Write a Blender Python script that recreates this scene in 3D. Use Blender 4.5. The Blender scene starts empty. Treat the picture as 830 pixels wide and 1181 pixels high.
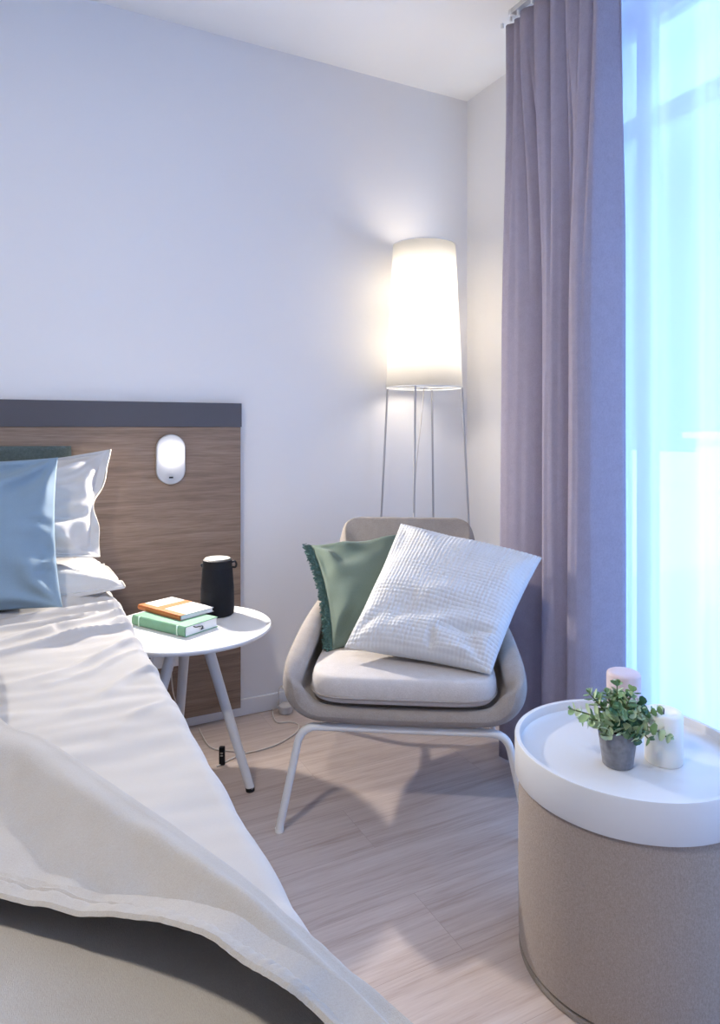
import bpy, bmesh, math, random
from mathutils import Vector, Matrix, noise

random.seed(7)
PI = math.pi
SC = bpy.context.scene
COL = SC.collection

# ------------------------------------------------------------------ camera frame
# camera stands at the origin; room axes: +X towards the window wall, +Y towards the headboard wall
FOC, CX, HY, EYE = 780.0, 415.0, 494.0, 1.07
YAW = math.radians(27.05)
FW = Vector((math.sin(YAW), math.cos(YAW), 0))
RT = Vector((math.cos(YAW), -math.sin(YAW), 0))


def S(lat, d, z):
    v = FW * d + RT * lat
    return Vector((v.x, v.y, z))


def at_z(px, py, z):
    d = FOC * (EYE - z) / (py - HY)
    return S((px - CX) / FOC * d, d, z)


def at_d(px, py, d):
    return S((px - CX) / FOC * d, d, EYE - (py - HY) / FOC * d)


# ------------------------------------------------------------------ materials
def new_mat(name):
    m = bpy.data.materials.new(name)
    m.use_nodes = True
    nt = m.node_tree
    b = nt.nodes['Principled BSDF']
    return m, nt, b


def setc(b, col, rough=0.6, metal=0.0, spec=0.5):
    b.inputs['Base Color'].default_value = (*col, 1)
    b.inputs['Roughness'].default_value = rough
    b.inputs['Metallic'].default_value = metal
    b.inputs['Specular IOR Level'].default_value = spec


def plain(name, col, rough=0.5, metal=0.0, spec=0.5, coat=0.0):
    m, nt, b = new_mat(name)
    setc(b, col, rough, metal, spec)
    b.inputs['Coat Weight'].default_value = coat
    # a faint procedural grain keeps every surface from being perfectly uniform
    tc = nt.nodes.new('ShaderNodeTexCoord')
    n = nt.nodes.new('ShaderNodeTexNoise')
    n.inputs['Scale'].default_value = 160
    nt.links.new(tc.outputs['Object'], n.inputs['Vector'])
    bp = nt.nodes.new('ShaderNodeBump')
    bp.inputs['Strength'].default_value = 0.04
    bp.inputs['Distance'].default_value = 0.002
    nt.links.new(n.outputs['Fac'], bp.inputs['Height'])
    nt.links.new(bp.outputs['Normal'], b.inputs['Normal'])
    return m


def fabric(name, c1, c2, weave=900.0, mottled=40.0, rough=0.9, bump=0.25, sheen=0.15, transl=0.0):
    m, nt, b = new_mat(name)
    setc(b, c1, rough, 0, 0.15)
    b.inputs['Sheen Weight'].default_value = sheen
    b.inputs['Sheen Roughness'].default_value = 0.5
    L = nt.links.new
    tc = nt.nodes.new('ShaderNodeTexCoord')
    mp1 = nt.nodes.new('ShaderNodeMapping'); mp1.inputs['Scale'].default_value = (weave, weave * .22, weave)
    mp2 = nt.nodes.new('ShaderNodeMapping'); mp2.inputs['Scale'].default_value = (weave * .22, weave, weave * .22)
    n1 = nt.nodes.new('ShaderNodeTexNoise'); n1.inputs['Scale'].default_value = 1; n1.inputs['Detail'].default_value = 1
    n2 = nt.nodes.new('ShaderNodeTexNoise'); n2.inputs['Scale'].default_value = 1; n2.inputs['Detail'].default_value = 1
    n3 = nt.nodes.new('ShaderNodeTexNoise'); n3.inputs['Scale'].default_value = mottled; n3.inputs['Detail'].default_value = 4
    L(tc.outputs['Object'], mp1.inputs['Vector']); L(tc.outputs['Object'], mp2.inputs['Vector'])
    L(mp1.outputs['Vector'], n1.inputs['Vector']); L(mp2.outputs['Vector'], n2.inputs['Vector'])
    L(tc.outputs['Object'], n3.inputs['Vector'])
    ad = nt.nodes.new('ShaderNodeMath'); ad.operation = 'ADD'
    L(n1.outputs['Fac'], ad.inputs[0]); L(n2.outputs['Fac'], ad.inputs[1])
    ad2 = nt.nodes.new('ShaderNodeMath'); ad2.operation = 'MULTIPLY_ADD'
    ad2.inputs[1].default_value = 0.5
    L(ad.outputs[0], ad2.inputs[0])
    mu = nt.nodes.new('ShaderNodeMath'); mu.operation = 'MULTIPLY'; mu.inputs[1].default_value = 0.45
    L(n3.outputs['Fac'], mu.inputs[0]); L(mu.outputs[0], ad2.inputs[2])
    rp = nt.nodes.new('ShaderNodeValToRGB')
    rp.color_ramp.elements[0].position = 0.45; rp.color_ramp.elements[0].color = (*c2, 1)
    rp.color_ramp.elements[1].position = 0.95; rp.color_ramp.elements[1].color = (*c1, 1)
    L(ad2.outputs[0], rp.inputs['Fac']); L(rp.outputs['Color'], b.inputs['Base Color'])
    bp = nt.nodes.new('ShaderNodeBump'); bp.inputs['Strength'].default_value = bump; bp.inputs['Distance'].default_value = 0.002
    L(ad.outputs[0], bp.inputs['Height']); L(bp.outputs['Normal'], b.inputs['Normal'])
    if transl > 0:
        out = nt.nodes['Material Output']
        t = nt.nodes.new('ShaderNodeBsdfTranslucent'); L(rp.outputs['Color'], t.inputs['Color'])
        mx = nt.nodes.new('ShaderNodeMixShader'); mx.inputs[0].default_value = transl
        L(b.outputs[0], mx.inputs[1]); L(t.outputs[0], mx.inputs[2]); L(mx.outputs[0], out.inputs['Surface'])
    return m


def wood(name, dark, mid, light, scale=(1.2, 30, 18), rough=0.5, plank=None, spec=0.4):
    """grain runs along object X; plank=(length, width) adds laminate boards in the XY plane"""
    m, nt, b = new_mat(name)
    setc(b, mid, rough, 0, spec)
    L = nt.links.new
    tc = nt.nodes.new('ShaderNodeTexCoord')
    vec = tc.outputs['Object']
    tone = None
    if plank:
        br = nt.nodes.new('ShaderNodeTexBrick')
        br.offset = 0.37
        br.inputs['Scale'].default_value = 1
        br.inputs['Brick Width'].default_value = plank[0]
        br.inputs['Row Height'].default_value = plank[1]
        br.inputs['Mortar Size'].default_value = 0.0007
        br.inputs['Mortar Smooth'].default_value = 0.5
        br.inputs['Color1'].default_value = (0, 0, 0, 1); br.inputs['Color2'].default_value = (1, 1, 1, 1)
        br.inputs['Mortar'].default_value = (0.5, 0.5, 0.5, 1)
        L(vec, br.inputs['Vector'])
        sh = nt.nodes.new('ShaderNodeVectorMath'); sh.operation = 'MULTIPLY_ADD'
        sh.inputs[1].default_value = (3.1, 7.7, 5.3)
        L(br.outputs['Color'], sh.inputs[0]); L(vec, sh.inputs[2])
        vec = sh.outputs[0]
        tone = br
    mp = nt.nodes.new('ShaderNodeMapping'); mp.inputs['Scale'].default_value = scale
    L(vec, mp.inputs['Vector'])
    n = nt.nodes.new('ShaderNodeTexNoise'); n.inputs['Scale'].default_value = 1.0
    n.inputs['Detail'].default_value = 7; n.inputs['Roughness'].default_value = 0.62; n.inputs['Distortion'].default_value = 0.7
    L(mp.outputs['Vector'], n.inputs['Vector'])
    mpf = nt.nodes.new('ShaderNodeMapping'); mpf.inputs['Scale'].default_value = tuple(k * 7 for k in scale)
    L(vec, mpf.inputs['Vector'])
    nf = nt.nodes.new('ShaderNodeTexNoise'); nf.inputs['Scale'].default_value = 1; nf.inputs['Detail'].default_value = 3
    L(mpf.outputs['Vector'], nf.inputs['Vector'])
    mixf = nt.nodes.new('ShaderNodeMath'); mixf.operation = 'MULTIPLY_ADD'; mixf.inputs[1].default_value = 0.35
    L(nf.outputs['Fac'], mixf.inputs[0])
    sc_ = nt.nodes.new('ShaderNodeMath'); sc_.operation = 'MULTIPLY'; sc_.inputs[1].default_value = 0.75
    L(n.outputs['Fac'], sc_.inputs[0]); L(sc_.outputs[0], mixf.inputs[2])
    rp = nt.nodes.new('ShaderNodeValToRGB')
    e = rp.color_ramp.elements
    e[0].position = 0.36; e[0].color = (*dark, 1)
    e[1].position = 0.72; e[1].color = (*light, 1)
    k = e.new(0.53); k.color = (*mid, 1)
    L(mixf.outputs[0], rp.inputs['Fac'])
    colr = rp.outputs['Color']
    if tone:
        hs = nt.nodes.new('ShaderNodeHueSaturation')
        mr = nt.nodes.new('ShaderNodeMapRange')
        mr.inputs['To Min'].default_value = 0.93; mr.inputs['To Max'].default_value = 1.06
        L(tone.outputs['Color'], mr.inputs['Value']); L(mr.outputs[0], hs.inputs['Value'])
        L(colr, hs.inputs['Color'])
        gp = nt.nodes.new('ShaderNodeMixRGB'); gp.blend_type = 'MULTIPLY'
        gp.inputs['Color2'].default_value = (0.72, 0.68, 0.66, 1)
        L(tone.outputs['Fac'], gp.inputs['Fac']); L(hs.outputs['Color'], gp.inputs['Color1'])
        colr = gp.outputs['Color']
    L(colr, b.inputs['Base Color'])
    bp = nt.nodes.new('ShaderNodeBump'); bp.inputs['Strength'].default_value = 0.12; bp.inputs['Distance'].default_value = 0.002
    L(mixf.outputs[0], bp.inputs['Height']); L(bp.outputs['Normal'], b.inputs['Normal'])
    return m


def emit(name, col, strength):
    m, nt, b = new_mat(name)
    setc(b, (.9, .9, .88), 0.4)
    b.inputs['Emission Color'].default_value = (*col, 1)
    b.inputs['Emission Strength'].default_value = strength
    return m


def paint(name, col, rough=0.85):
    m, nt, b = new_mat(name)
    setc(b, col, rough, 0, 0.25)
    L = nt.links.new
    tc = nt.nodes.new('ShaderNodeTexCoord')
    n = nt.nodes.new('ShaderNodeTexNoise'); n.inputs['Scale'].default_value = 220; n.inputs['Detail'].default_value = 3
    L(tc.outputs['Object'], n.inputs['Vector'])
    bp = nt.nodes.new('ShaderNodeBump'); bp.inputs['Strength'].default_value = 0.06; bp.inputs['Distance'].default_value = 0.002
    L(n.outputs['Fac'], bp.inputs['Height']); L(bp.outputs['Normal'], b.inputs['Normal'])
    return m


def uv_bump(mat, kind, cells, strength, dist):
    """adds a woven relief laid out in the mesh's own UVs"""
    nt = mat.node_tree; L = nt.links.new
    b = nt.nodes['Principled BSDF']
    uv = nt.nodes.new('ShaderNodeUVMap')
    sx = nt.nodes.new('ShaderNodeSeparateXYZ'); L(uv.outputs['UV'], sx.inputs[0])
    outs = []
    for k in ('X', 'Y'):
        mu = nt.nodes.new('ShaderNodeMath'); mu.operation = 'MULTIPLY'; mu.inputs[1].default_value = cells * PI
        L(sx.outputs[k], mu.inputs[0])
        si = nt.nodes.new('ShaderNodeMath'); si.operation = 'SINE'; L(mu.outputs[0], si.inputs[0])
        ab = nt.nodes.new('ShaderNodeMath'); ab.operation = 'ABSOLUTE'; L(si.outputs[0], ab.inputs[0])
        pw = nt.nodes.new('ShaderNodeMath'); pw.operation = 'POWER'; pw.inputs[1].default_value = 0.6
        L(ab.outputs[0], pw.inputs[0]); outs.append(pw)
    ml = nt.nodes.new('ShaderNodeMath'); ml.operation = 'MULTIPLY'
    L(outs[0].outputs[0], ml.inputs[0]); L(outs[1].outputs[0], ml.inputs[1])
    bp = nt.nodes.new('ShaderNodeBump'); bp.inputs['Strength'].default_value = strength; bp.inputs['Distance'].default_value = dist
    L(ml.outputs[0], bp.inputs['Height']); L(bp.outputs['Normal'], b.inputs['Normal'])


M = {}
M['wall'] = paint('wall_paint', (.80, .79, .785))
M['ceil'] = paint('ceiling_paint', (.86, .86, .85))
M['floor'] = wood('oak_laminate', (.395, .305, .26), (.505, .415, .37), (.585, .50, .455), scale=(1.8, 34, 34), rough=0.42, plank=(1.3, .19))
M['headwood'] = wood('headboard_oak', (.165, .112, .080), (.245, .172, .124), (.325, .238, .178), scale=(2.2, 1, 48), rough=0.55)
M['band'] = plain('headboard_band', (.085, .080, .090), 0.45)
M['white'] = plain('white_lacquer', (.72, .72, .72), 0.35)
M['traywhite'] = plain('tray_lacquer', (.62, .62, .625), 0.4)
M['piping'] = fabric('pillow_piping', (.56, .52, .46), (.44, .40, .35), weave=2000, bump=.1)
M['wmetal'] = plain('white_metal', (.80, .80, .80), 0.3)
M['trim'] = plain('trim_white', (.80, .80, .80), 0.45)
M['plastic'] = plain('white_plastic', (.82, .82, .81), 0.35)
M['black'] = plain('black_rubber', (.012, .013, .016), 0.6, 0, 0.2)
M['blackgrille'] = fabric('speaker_cloth', (.016, .018, .024), (.008, .009, .012), weave=2000, bump=0.4, rough=0.7)
M['blackgrille'].node_tree.nodes['Principled BSDF'].inputs['Sheen Weight'].default_value = 0
M['silver'] = plain('brushed_silver', (.50, .49, .46), 0.4, 0.6)
M['chair'] = fabric('chair_wool', (.405, .36, .325), (.30, .262, .234), weave=1100, bump=0.3)
M['seatc'] = fabric('seat_cushion_wool', (.62, .575, .545), (.49, .45, .42), weave=1100, bump=0.3)
M['drum'] = fabric('drum_felt', (.405, .335, .285), (.265, .215, .182), weave=900, mottled=260, bump=0.3)
M['drape'] = fabric('drape_cloth', (.54, .49, .56), (.44, .39, .455), weave=700, bump=0.25, transl=0.38)
M['sheet'] = fabric('sheet_cotton', (.49, .47, .445), (.455, .43, .405), weave=2500, mottled=8, bump=0.08)
M['duvet'] = fabric('duvet_linen', (.405, .38, .345), (.335, .312, .28), weave=1500, mottled=14, bump=0.2)
M['pwhite'] = fabric('pillow_cotton', (.55, .54, .53), (.50, .49, .48), weave=2500, mottled=9, bump=0.06)
M['pblue'] = fabric('pillow_blue', (.225, .315, .395), (.185, .265, .34), weave=2200, mottled=9, bump=0.08)
M['green'] = fabric('cushion_green', (.145, .19, .155), (.105, .145, .118), weave=1300, mottled=12, bump=0.2)
M['fringe'] = fabric('fringe_green', (.11, .20, .18), (.035, .085, .08), weave=900, mottled=150, bump=0.2)
M['waffle'] = fabric('cushion_waffle', (.66, .66, .66), (.61, .61, .61), weave=1500, bump=0.1)
M['padgrey'] = fabric('headboard_pad', (.115, .145, .135), (.06, .08, .075), weave=500, mottled=200, bump=0.5)
M['gap'] = plain('dark_shadow_gap', (.03, .025, .022), 0.8)
M['mattress'] = fabric('mattress_ticking', (.75, .73, .70), (.68, .66, .63))
M['boxbase'] = fabric('bed_base_cloth', (.16, .15, .15), (.11, .10, .10))
M['bookgreen'] = fabric('book_green', (.17, .345, .225), (.145, .30, .195), weave=2500, bump=0.06, rough=0.6)
M['bookgreen2'] = plain('book_green_light', (.55, .72, .60), 0.55)
M['paper'] = plain('paper', (.82, .81, .78), 0.8)
M['orange'] = fabric('book_orange', (.46, .155, .045), (.40, .125, .032), weave=2500, bump=0.06, rough=0.6)
M['notewhite'] = plain('note_cover', (.60, .59, .57), 0.6)
M['emboss'] = plain('note_emboss', (.62, .52, .44), 0.6)
M['pot'] = fabric('pot_grey', (.27, .27, .285), (.155, .155, .17), weave=120, mottled=90, bump=0.35)
M['soil'] = plain('soil', (.03, .022, .016), 0.95)
M['stem'] = plain('stem_green', (.10, .13, .05), 0.6)
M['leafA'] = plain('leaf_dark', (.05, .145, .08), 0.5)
M['leafB'] = plain('leaf_mid', (.22, .36, .17), 0.5)
M['leafC'] = plain('leaf_pale', (.50, .62, .40), 0.5)
M['wax'] = plain('white_wax', (.82, .80, .74), 0.5)
M['waxpink'] = plain('pink_wax', (.62, .50, .50), 0.5)
for k in ('wax', 'waxpink'):
    b_ = M[k].node_tree.nodes['Principled BSDF']
    b_.inputs['Subsurface Weight'].default_value = 0.3
    b_.inputs['Subsurface Radius'].default_value = (.02, .012, .008)
M['wick'] = plain('wick', (.02, .02, .02), 0.9)
M['dome'] = emit('sconce_glow', (1.0, .92, .84), 3000.0)
M['bulb'] = emit('bulb_glow', (1.0, .86, .68), 12.0)
M['winframe'] = plain('window_frame_white', (.62, .66, .70), 0.4)
M['facade'] = plain('pale_render', (.85, .85, .84), 0.9)
M['paving'] = plain('pale_paving', (.62, .62, .60), 0.9)
M['alu'] = plain('rail_aluminium', (.62, .62, .62), 0.35, 0.7)
M['legmetal'] = plain('lamp_leg_grey', (.36, .355, .37), 0.35, 0.2)
M['cable'] = plain('cable_white', (.62, .58, .54), 0.5)
M['clear'] = plain('cloudy_plastic', (.78, .76, .75), 0.25)
M['clear'].node_tree.nodes['Principled BSDF'].inputs['Transmission Weight'].default_value = 0.45

# glass
m, nt, b = new_mat('window_glass')
nt.nodes.remove(b)
tr = nt.nodes.new('ShaderNodeBsdfTransparent'); tr.inputs['Color'].default_value = (.93, .97, .98, 1)
gl = nt.nodes.new('ShaderNodeBsdfGlossy'); gl.inputs['Roughness'].default_value = 0.02
mx = nt.nodes.new('ShaderNodeMixShader'); mx.inputs[0].default_value = 0.05
nt.links.new(tr.outputs[0], mx.inputs[1]); nt.links.new(gl.outputs[0], mx.inputs[2])
nt.links.new(mx.outputs[0], nt.nodes['Material Output'].inputs['Surface'])
M['glass'] = m

# sheer curtain cloth
m, nt, b = new_mat('sheer_voile')
nt.nodes.remove(b)
tr = nt.nodes.new('ShaderNodeBsdfTransparent'); tr.inputs['Color'].default_value = (.97, .985, .99, 1)
tl = nt.nodes.new('ShaderNodeBsdfTranslucent'); tl.inputs['Color'].default_value = (.76, .76, .88, 1)
df = nt.nodes.new('ShaderNodeBsdfDiffuse'); df.inputs['Color'].default_value = (.82, .81, .90, 1)
m1 = nt.nodes.new('ShaderNodeMixShader'); m1.inputs[0].default_value = 0.3
m2 = nt.nodes.new('ShaderNodeMixShader'); m2.inputs[0].default_value = 0.78
nt.links.new(tl.outputs[0], m1.inputs[1]); nt.links.new(df.outputs[0], m1.inputs[2])
nt.links.new(tr.outputs[0], m2.inputs[1]); nt.links.new(m1.outputs[0], m2.inputs[2])
nt.links.new(m2.outputs[0], nt.nodes['Material Output'].inputs['Surface'])
M['sheer'] = m

# lamp shade cloth
m, nt, b = new_mat('lamp_shade_cloth')
setc(b, (.88, .86, .82), 0.9, 0, 0.1)
tl = nt.nodes.new('ShaderNodeBsdfTranslucent'); tl.inputs['Color'].default_value = (.74, .73, .71, 1)
mx = nt.nodes.new('ShaderNodeMixShader'); mx.inputs[0].default_value = 0.85
nt.links.new(b.outputs[0], mx.inputs[1]); nt.links.new(tl.outputs[0], mx.inputs[2])
nt.links.new(mx.outputs[0], nt.nodes['Material Output'].inputs['Surface'])
M['shade'] = m


# ------------------------------------------------------------------ object helpers
def link(o, parent=None):
    COL.objects.link(o)
    if parent is not None:
        o.parent = parent
    return o


def tag(o, label, cat, group=None, kind=None):
    o['label'] = label; o['category'] = cat
    if group: o['group'] = group
    if kind: o['kind'] = kind
    return o


def thing(name, label, cat, loc=(0, 0, 0), rz=0.0, group=None):
    o = bpy.data.objects.new(name, None)
    o.empty_display_size = 0.05
    link(o); o.location = loc; o.rotation_euler = (0, 0, rz)
    return tag(o, label, cat, group)


def finish(name, bm, mat, parent=None, loc=(0, 0, 0), rz=0.0, smooth=True, subsurf=0, bevel=0.0, solid=0.0, soff=0.0):
    me = bpy.data.meshes.new(name)
    bmesh.ops.recalc_face_normals(bm, faces=bm.faces[:])
    bm.to_mesh(me); bm.free()
    if smooth:
        me.polygons.foreach_set('use_smooth', [True] * len(me.polygons))
    mats = mat if isinstance(mat, (list, tuple)) else [mat]
    for k in mats: me.materials.append(k)
    o = bpy.data.objects.new(name, me)
    link(o, parent); o.location = loc; o.rotation_euler = (0, 0, rz)
    if solid:
        s = o.modifiers.new('solid', 'SOLIDIFY'); s.thickness = solid; s.offset = soff
    if bevel:
        v = o.modifiers.new('bevel', 'BEVEL'); v.width = bevel; v.segments = 3; v.limit_method = 'ANGLE'; v.angle_limit = math.radians(40)
    if subsurf:
        s = o.modifiers.new('sub', 'SUBSURF'); s.levels = subsurf; s.render_levels = subsurf
    if smooth and not subsurf:
        try:
            me.set_sharp_from_angle(angle=math.radians(42))
        except Exception:
            pass
    return o


def structure(name, bm, mat, **k):
    o = finish(name, bm, mat, **k); o['kind'] = 'structure'
    return o


def box(bm, x0, x1, y0, y1, z0, z1, mi=0):
    vs = [bm.verts.new((x, y, z)) for z in (z0, z1) for y in (y0, y1) for x in (x0, x1)]
    for q in ((0, 2, 3, 1), (4, 5, 7, 6), (0, 1, 5, 4), (2, 6, 7, 3), (0, 4, 6, 2), (1, 3, 7, 5)):
        f = bm.faces.new([vs[i] for i in q]); f.material_index = mi
    return vs


def boxbm(*a):
    bm = bmesh.new(); box(bm, *a); return bm


def lathe(bm, prof, seg=48, cx=0, cy=0, mi=0, cap=True):
    rings = []
    for r, z in prof:
        if r < 1e-6:
            rings.append([bm.verts.new((cx, cy, z))])
        else:
            rings.append([bm.verts.new((cx + r * math.cos(2 * PI * k / seg), cy + r * math.sin(2 * PI * k / seg), z)) for k in range(seg)])
    for a, c in zip(rings, rings[1:]):
        for k in range(seg):
            k2 = (k + 1) % seg
            if len(a) == 1 and len(c) == 1: continue
            if len(a) == 1: f = bm.faces.new((a[0], c[k], c[k2]))
            elif len(c) == 1: f = bm.faces.new((a[k], a[k2], c[0]))
            else: f = bm.faces.new((a[k], a[k2], c[k2], c[k]))
            f.material_index = mi
    return rings


def tube(bm, pts, r, seg=10, cap=True, mi=0):
    """round bar along a polyline; r is one radius or a list"""
    pts = [Vector(p) for p in pts]
    n = len(pts)
    rr = r if isinstance(r, (list, tuple)) else [r] * n
    rings = []
    up = None
    for i, p in enumerate(pts):
        t = (pts[min(i + 1, n - 1)] - pts[max(i - 1, 0)])
        if t.length < 1e-9: t = Vector((0, 0, 1))
        t.normalize()
        if up is None:
            up = Vector((0, 0, 1)) if abs(t.z) < 0.9 else Vector((1, 0, 0))
        a = t.cross(up)
        if a.length < 1e-6: a = t.cross(Vector((0, 1, 0)))
        a.normalize(); bvec = a.cross(t).normalized(); up = bvec
        rings.append([bm.verts.new(p + (a * math.cos(2 * PI * k / seg) + bvec * math.sin(2 * PI * k / seg)) * rr[i]) for k in range(seg)])
    for A, B in zip(rings, rings[1:]):
        for k in range(seg):
            f = bm.faces.new((A[k], A[(k + 1) % seg], B[(k + 1) % seg], B[k])); f.material_index = mi
    if cap:
        f = bm.faces.new(rings[0]); f.material_index = mi
        f = bm.faces.new(list(reversed(rings[-1]))); f.material_index = mi
    return rings


def spline(pts, per=8, closed=False):
    """Catmull-Rom through points"""
    P = [Vector(p) for p in pts]
    n = len(P); out = []
    rng = n if closed else n - 1
    for i in range(rng):
        if closed:
            p0, p1, p2, p3 = P[(i - 1) % n], P[i], P[(i + 1) % n], P[(i + 2) % n]
        else:
            p0 = P[max(i - 1, 0)]; p1 = P[i]; p2 = P[i + 1]; p3 = P[min(i + 2, n - 1)]
        for k in range(per):
            t = k / per
            out.append(0.5 * ((2 * p1) + (-p0 + p2) * t + (2 * p0 - 5 * p1 + 4 * p2 - p3) * t * t + (-p0 + 3 * p1 - 3 * p2 + p3) * t ** 3))
    if not closed: out.append(P[-1].copy())
    return out


def rounded(pts, rad, per=6):
    """polyline with rounded inner corners"""
    P = [Vector(p) for p in pts]; out = [P[0]]
    for i in range(1, len(P) - 1):
        a = (P[i - 1] - P[i]).normalized(); c = (P[i + 1] - P[i]).normalized()
        p1 = P[i] + a * rad; p2 = P[i] + c * rad
        for k in range(per + 1):
            t = k / per
            out.append(p1 * (1 - t) ** 2 + P[i] * 2 * t * (1 - t) + p2 * t * t)
    out.append(P[-1]); return out


def grid(bm, f, nu, nv, uv=True, mi=0):
    """f(u,v) in 0..1 -> point; returns vert table"""
    V = [[bm.verts.new(f(i / nu, j / nv)) for i in range(nu + 1)] for j in range(nv + 1)]
    lay = bm.loops.layers.uv.verify() if uv else None
    for j in range(nv):
        for i in range(nu):
            fc = bm.faces.new((V[j][i], V[j][i + 1], V[j + 1][i + 1], V[j + 1][i])); fc.material_index = mi
            if uv:
                for lp, (a, c) in zip(fc.loops, ((i, j), (i + 1, j), (i + 1, j + 1), (i, j + 1))):
                    lp[lay].uv = (a / nu, c / nv)
    return V


def sstep(a, b, x):
    t = min(1, max(0, (x - a) / (b - a))); return t * t * (3 - 2 * t)


def lerp(a, b, t): return a + (b - a) * t


def nz(x, y=0.0, z=0.0): return noise.noise(Vector((x, y, z)))


def pillow_bm(TL, TR, BL, BR, thick, n=36, conc=0.06, wr=0.006, wk=9, seed=0.0, origin=None, puff=0.55, sag=0.0, flange=0.0, extra=None, uniform=False):
    """a stuffed cushion between four corners; both faces, seam all round"""
    TL, TR, BL, BR = map(Vector, (TL, TR, BL, BR))
    o = Vector(origin) if origin is not None else (TL + TR + BL + BR) / 4
    nrm = (TR - TL).cross(TL - BL).normalized()
    bm = bmesh.new(); lay = bm.loops.layers.uv.verify()

    def pos(u, v, side):
        uu = u - conc * u * (1 - v * v) * abs(u) ** 1.5
        vv = v - conc * v * (1 - u * u) * abs(v) ** 1.5
        a, c = (uu + 1) / 2, (vv + 1) / 2
        p = (BL * (1 - a) + BR * a) * (1 - c) + (TL * (1 - a) + TR * a) * c
        fl = 1 - flange
        u1, v1 = min(1, abs(u) / fl), min(1, abs(v) / fl)
        h = max(0.0, (1 - u1 ** 2.6)) * max(0.0, (1 - v1 ** 2.6))
        t = thick / 2 * h ** puff
        w = 0.0
        if wr:
            for ci, (cu, cv) in enumerate(((1, 1), (1, -1), (-1, 1), (-1, -1))):
                r = math.hypot(u - cu, v - cv); an = math.atan2(v - cv, u - cu)
                w += wr * math.sin(an * wk + seed * 3.1 + ci * 1.7 + side * 1.1 + 2 * nz(u * 2 + seed, v * 2)) * math.exp(-((r - .5) / .38) ** 2)
            w += wr * 0.9 * nz(u * 1.7 + seed, v * 3.1, side * 5.0 + seed)
            w *= min(1, h * 5) if not flange else min(1, .25 + h * 4)
        if extra: w += extra(u, v, side, h)
        p = p + nrm * (side * (t + (.0035 if flange else .0012)) + w)
        if flange:   # the flat border ripples
            e = 1 - min(1, h * 6)
            p = p + nrm * (0.010 * e * math.sin(5.5 * v + 4 * u + seed) + .004 * e * math.sin(12 * v + 3 * u + seed))
            if abs(u) > fl: p = p + (TR - TL).normalized() * (.011 * math.sin(4.6 * v + seed) + .004 * math.sin(9 * v + seed)) * min(1, (abs(u) - fl) / flange) * (1 - .5 * v ** 4) * (1 if u > 0 else -1)
        if sag: p = p + Vector((0, 0, -1)) * sag * (1 - u * u) * max(0, v)
        return p - o
    T = {}
    for side in (1, -1):
        for j in range(n + 1):
            for i in range(n + 1):
                if uniform: u, v = 2 * i / n - 1, 2 * j / n - 1
                else:
                    u = math.sin((2 * i / n - 1) * PI / 2 * .92) / math.sin(PI / 2 * .92)
                    v = math.sin((2 * j / n - 1) * PI / 2 * .92) / math.sin(PI / 2 * .92)
                T[side, i, j] = bm.verts.new(pos(u, v, side)); 
                T['uv', i, j] = ((u + 1) / 2, (v + 1) / 2)
    for side in (1, -1):
        for j in range(n):
            for i in range(n):
                q = [(i, j), (i + 1, j), (i + 1, j + 1), (i, j + 1)]
                if side < 0: q.reverse()
                f = bm.faces.new([T[side, a, c] for a, c in q])
                for lp, (a, c) in zip(f.loops, q): lp[lay].uv = T['uv', a, c]
    ring = [(i, 0) for i in range(n)] + [(n, j) for j in range(n)] + [(n - i, n) for i in range(n)] + [(0, n - j) for j in range(n)]
    for k in range(len(ring)):
        a, c = ring[k], ring[(k + 1) % len(ring)]
        f = bm.faces.new((T[-1, a[0], a[1]], T[-1, c[0], c[1]], T[1, c[0], c[1]], T[1, a[0], a[1]]))
        for lp, w in zip(f.loops, (a, c, c, a)): lp[lay].uv = T['uv', w[0], w[1]]
    return bm, o, pos


# ------------------------------------------------------------------ the room
XW, YB, HC = 1.785, 2.453, 2.518          # window wall, headboard wall, ceiling height
XL, YF = -2.9, -2.4                       # far sides of the room, behind and left of the camera
structure('floor', boxbm(XL, XW, YF, YB, -.1, 0), M['floor'], smooth=False)
structure('ceiling', boxbm(XL - .25, XW + .25, YF - .25, YB + .25, HC, HC + .2), M['ceil'], smooth=False)
structure('wall_back', boxbm(XL - .25, XW + .25, YB, YB + .25, -.1, HC), M['wall'], smooth=False)
structure('wall_left', boxbm(XL - .25, XL, YF, YB, -.1, HC), M['wall'], smooth=False)
structure('wall_front', boxbm(XL - .25, XW + .25, YF - .25, YF, -.1, HC), M['wall'], smooth=False)
WY0, WY1, WZ0, WZ1 = -1.9, 1.77, .05, 2.49
bm = bmesh.new()
box(bm, XW, XW + .25, WY1, YB, -.1, HC)
box(bm, XW, XW + .25, YF, WY0, -.1, HC)
box(bm, XW, XW + .25, WY0, WY1, WZ1, HC)
box(bm, XW, XW + .25, WY0, WY1, -.1, WZ0)
structure('wall_right', bm, M['wall'], smooth=False)
bm = boxbm(XL, XW, YB - .013, YB, 0, .06)
structure('baseboard_back', bm, M['trim'], bevel=.002)
bm = boxbm(XW - .013, XW, WY1, YB - .013, 0, .06)
structure('baseboard_right', bm, M['trim'], bevel=.002)

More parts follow.
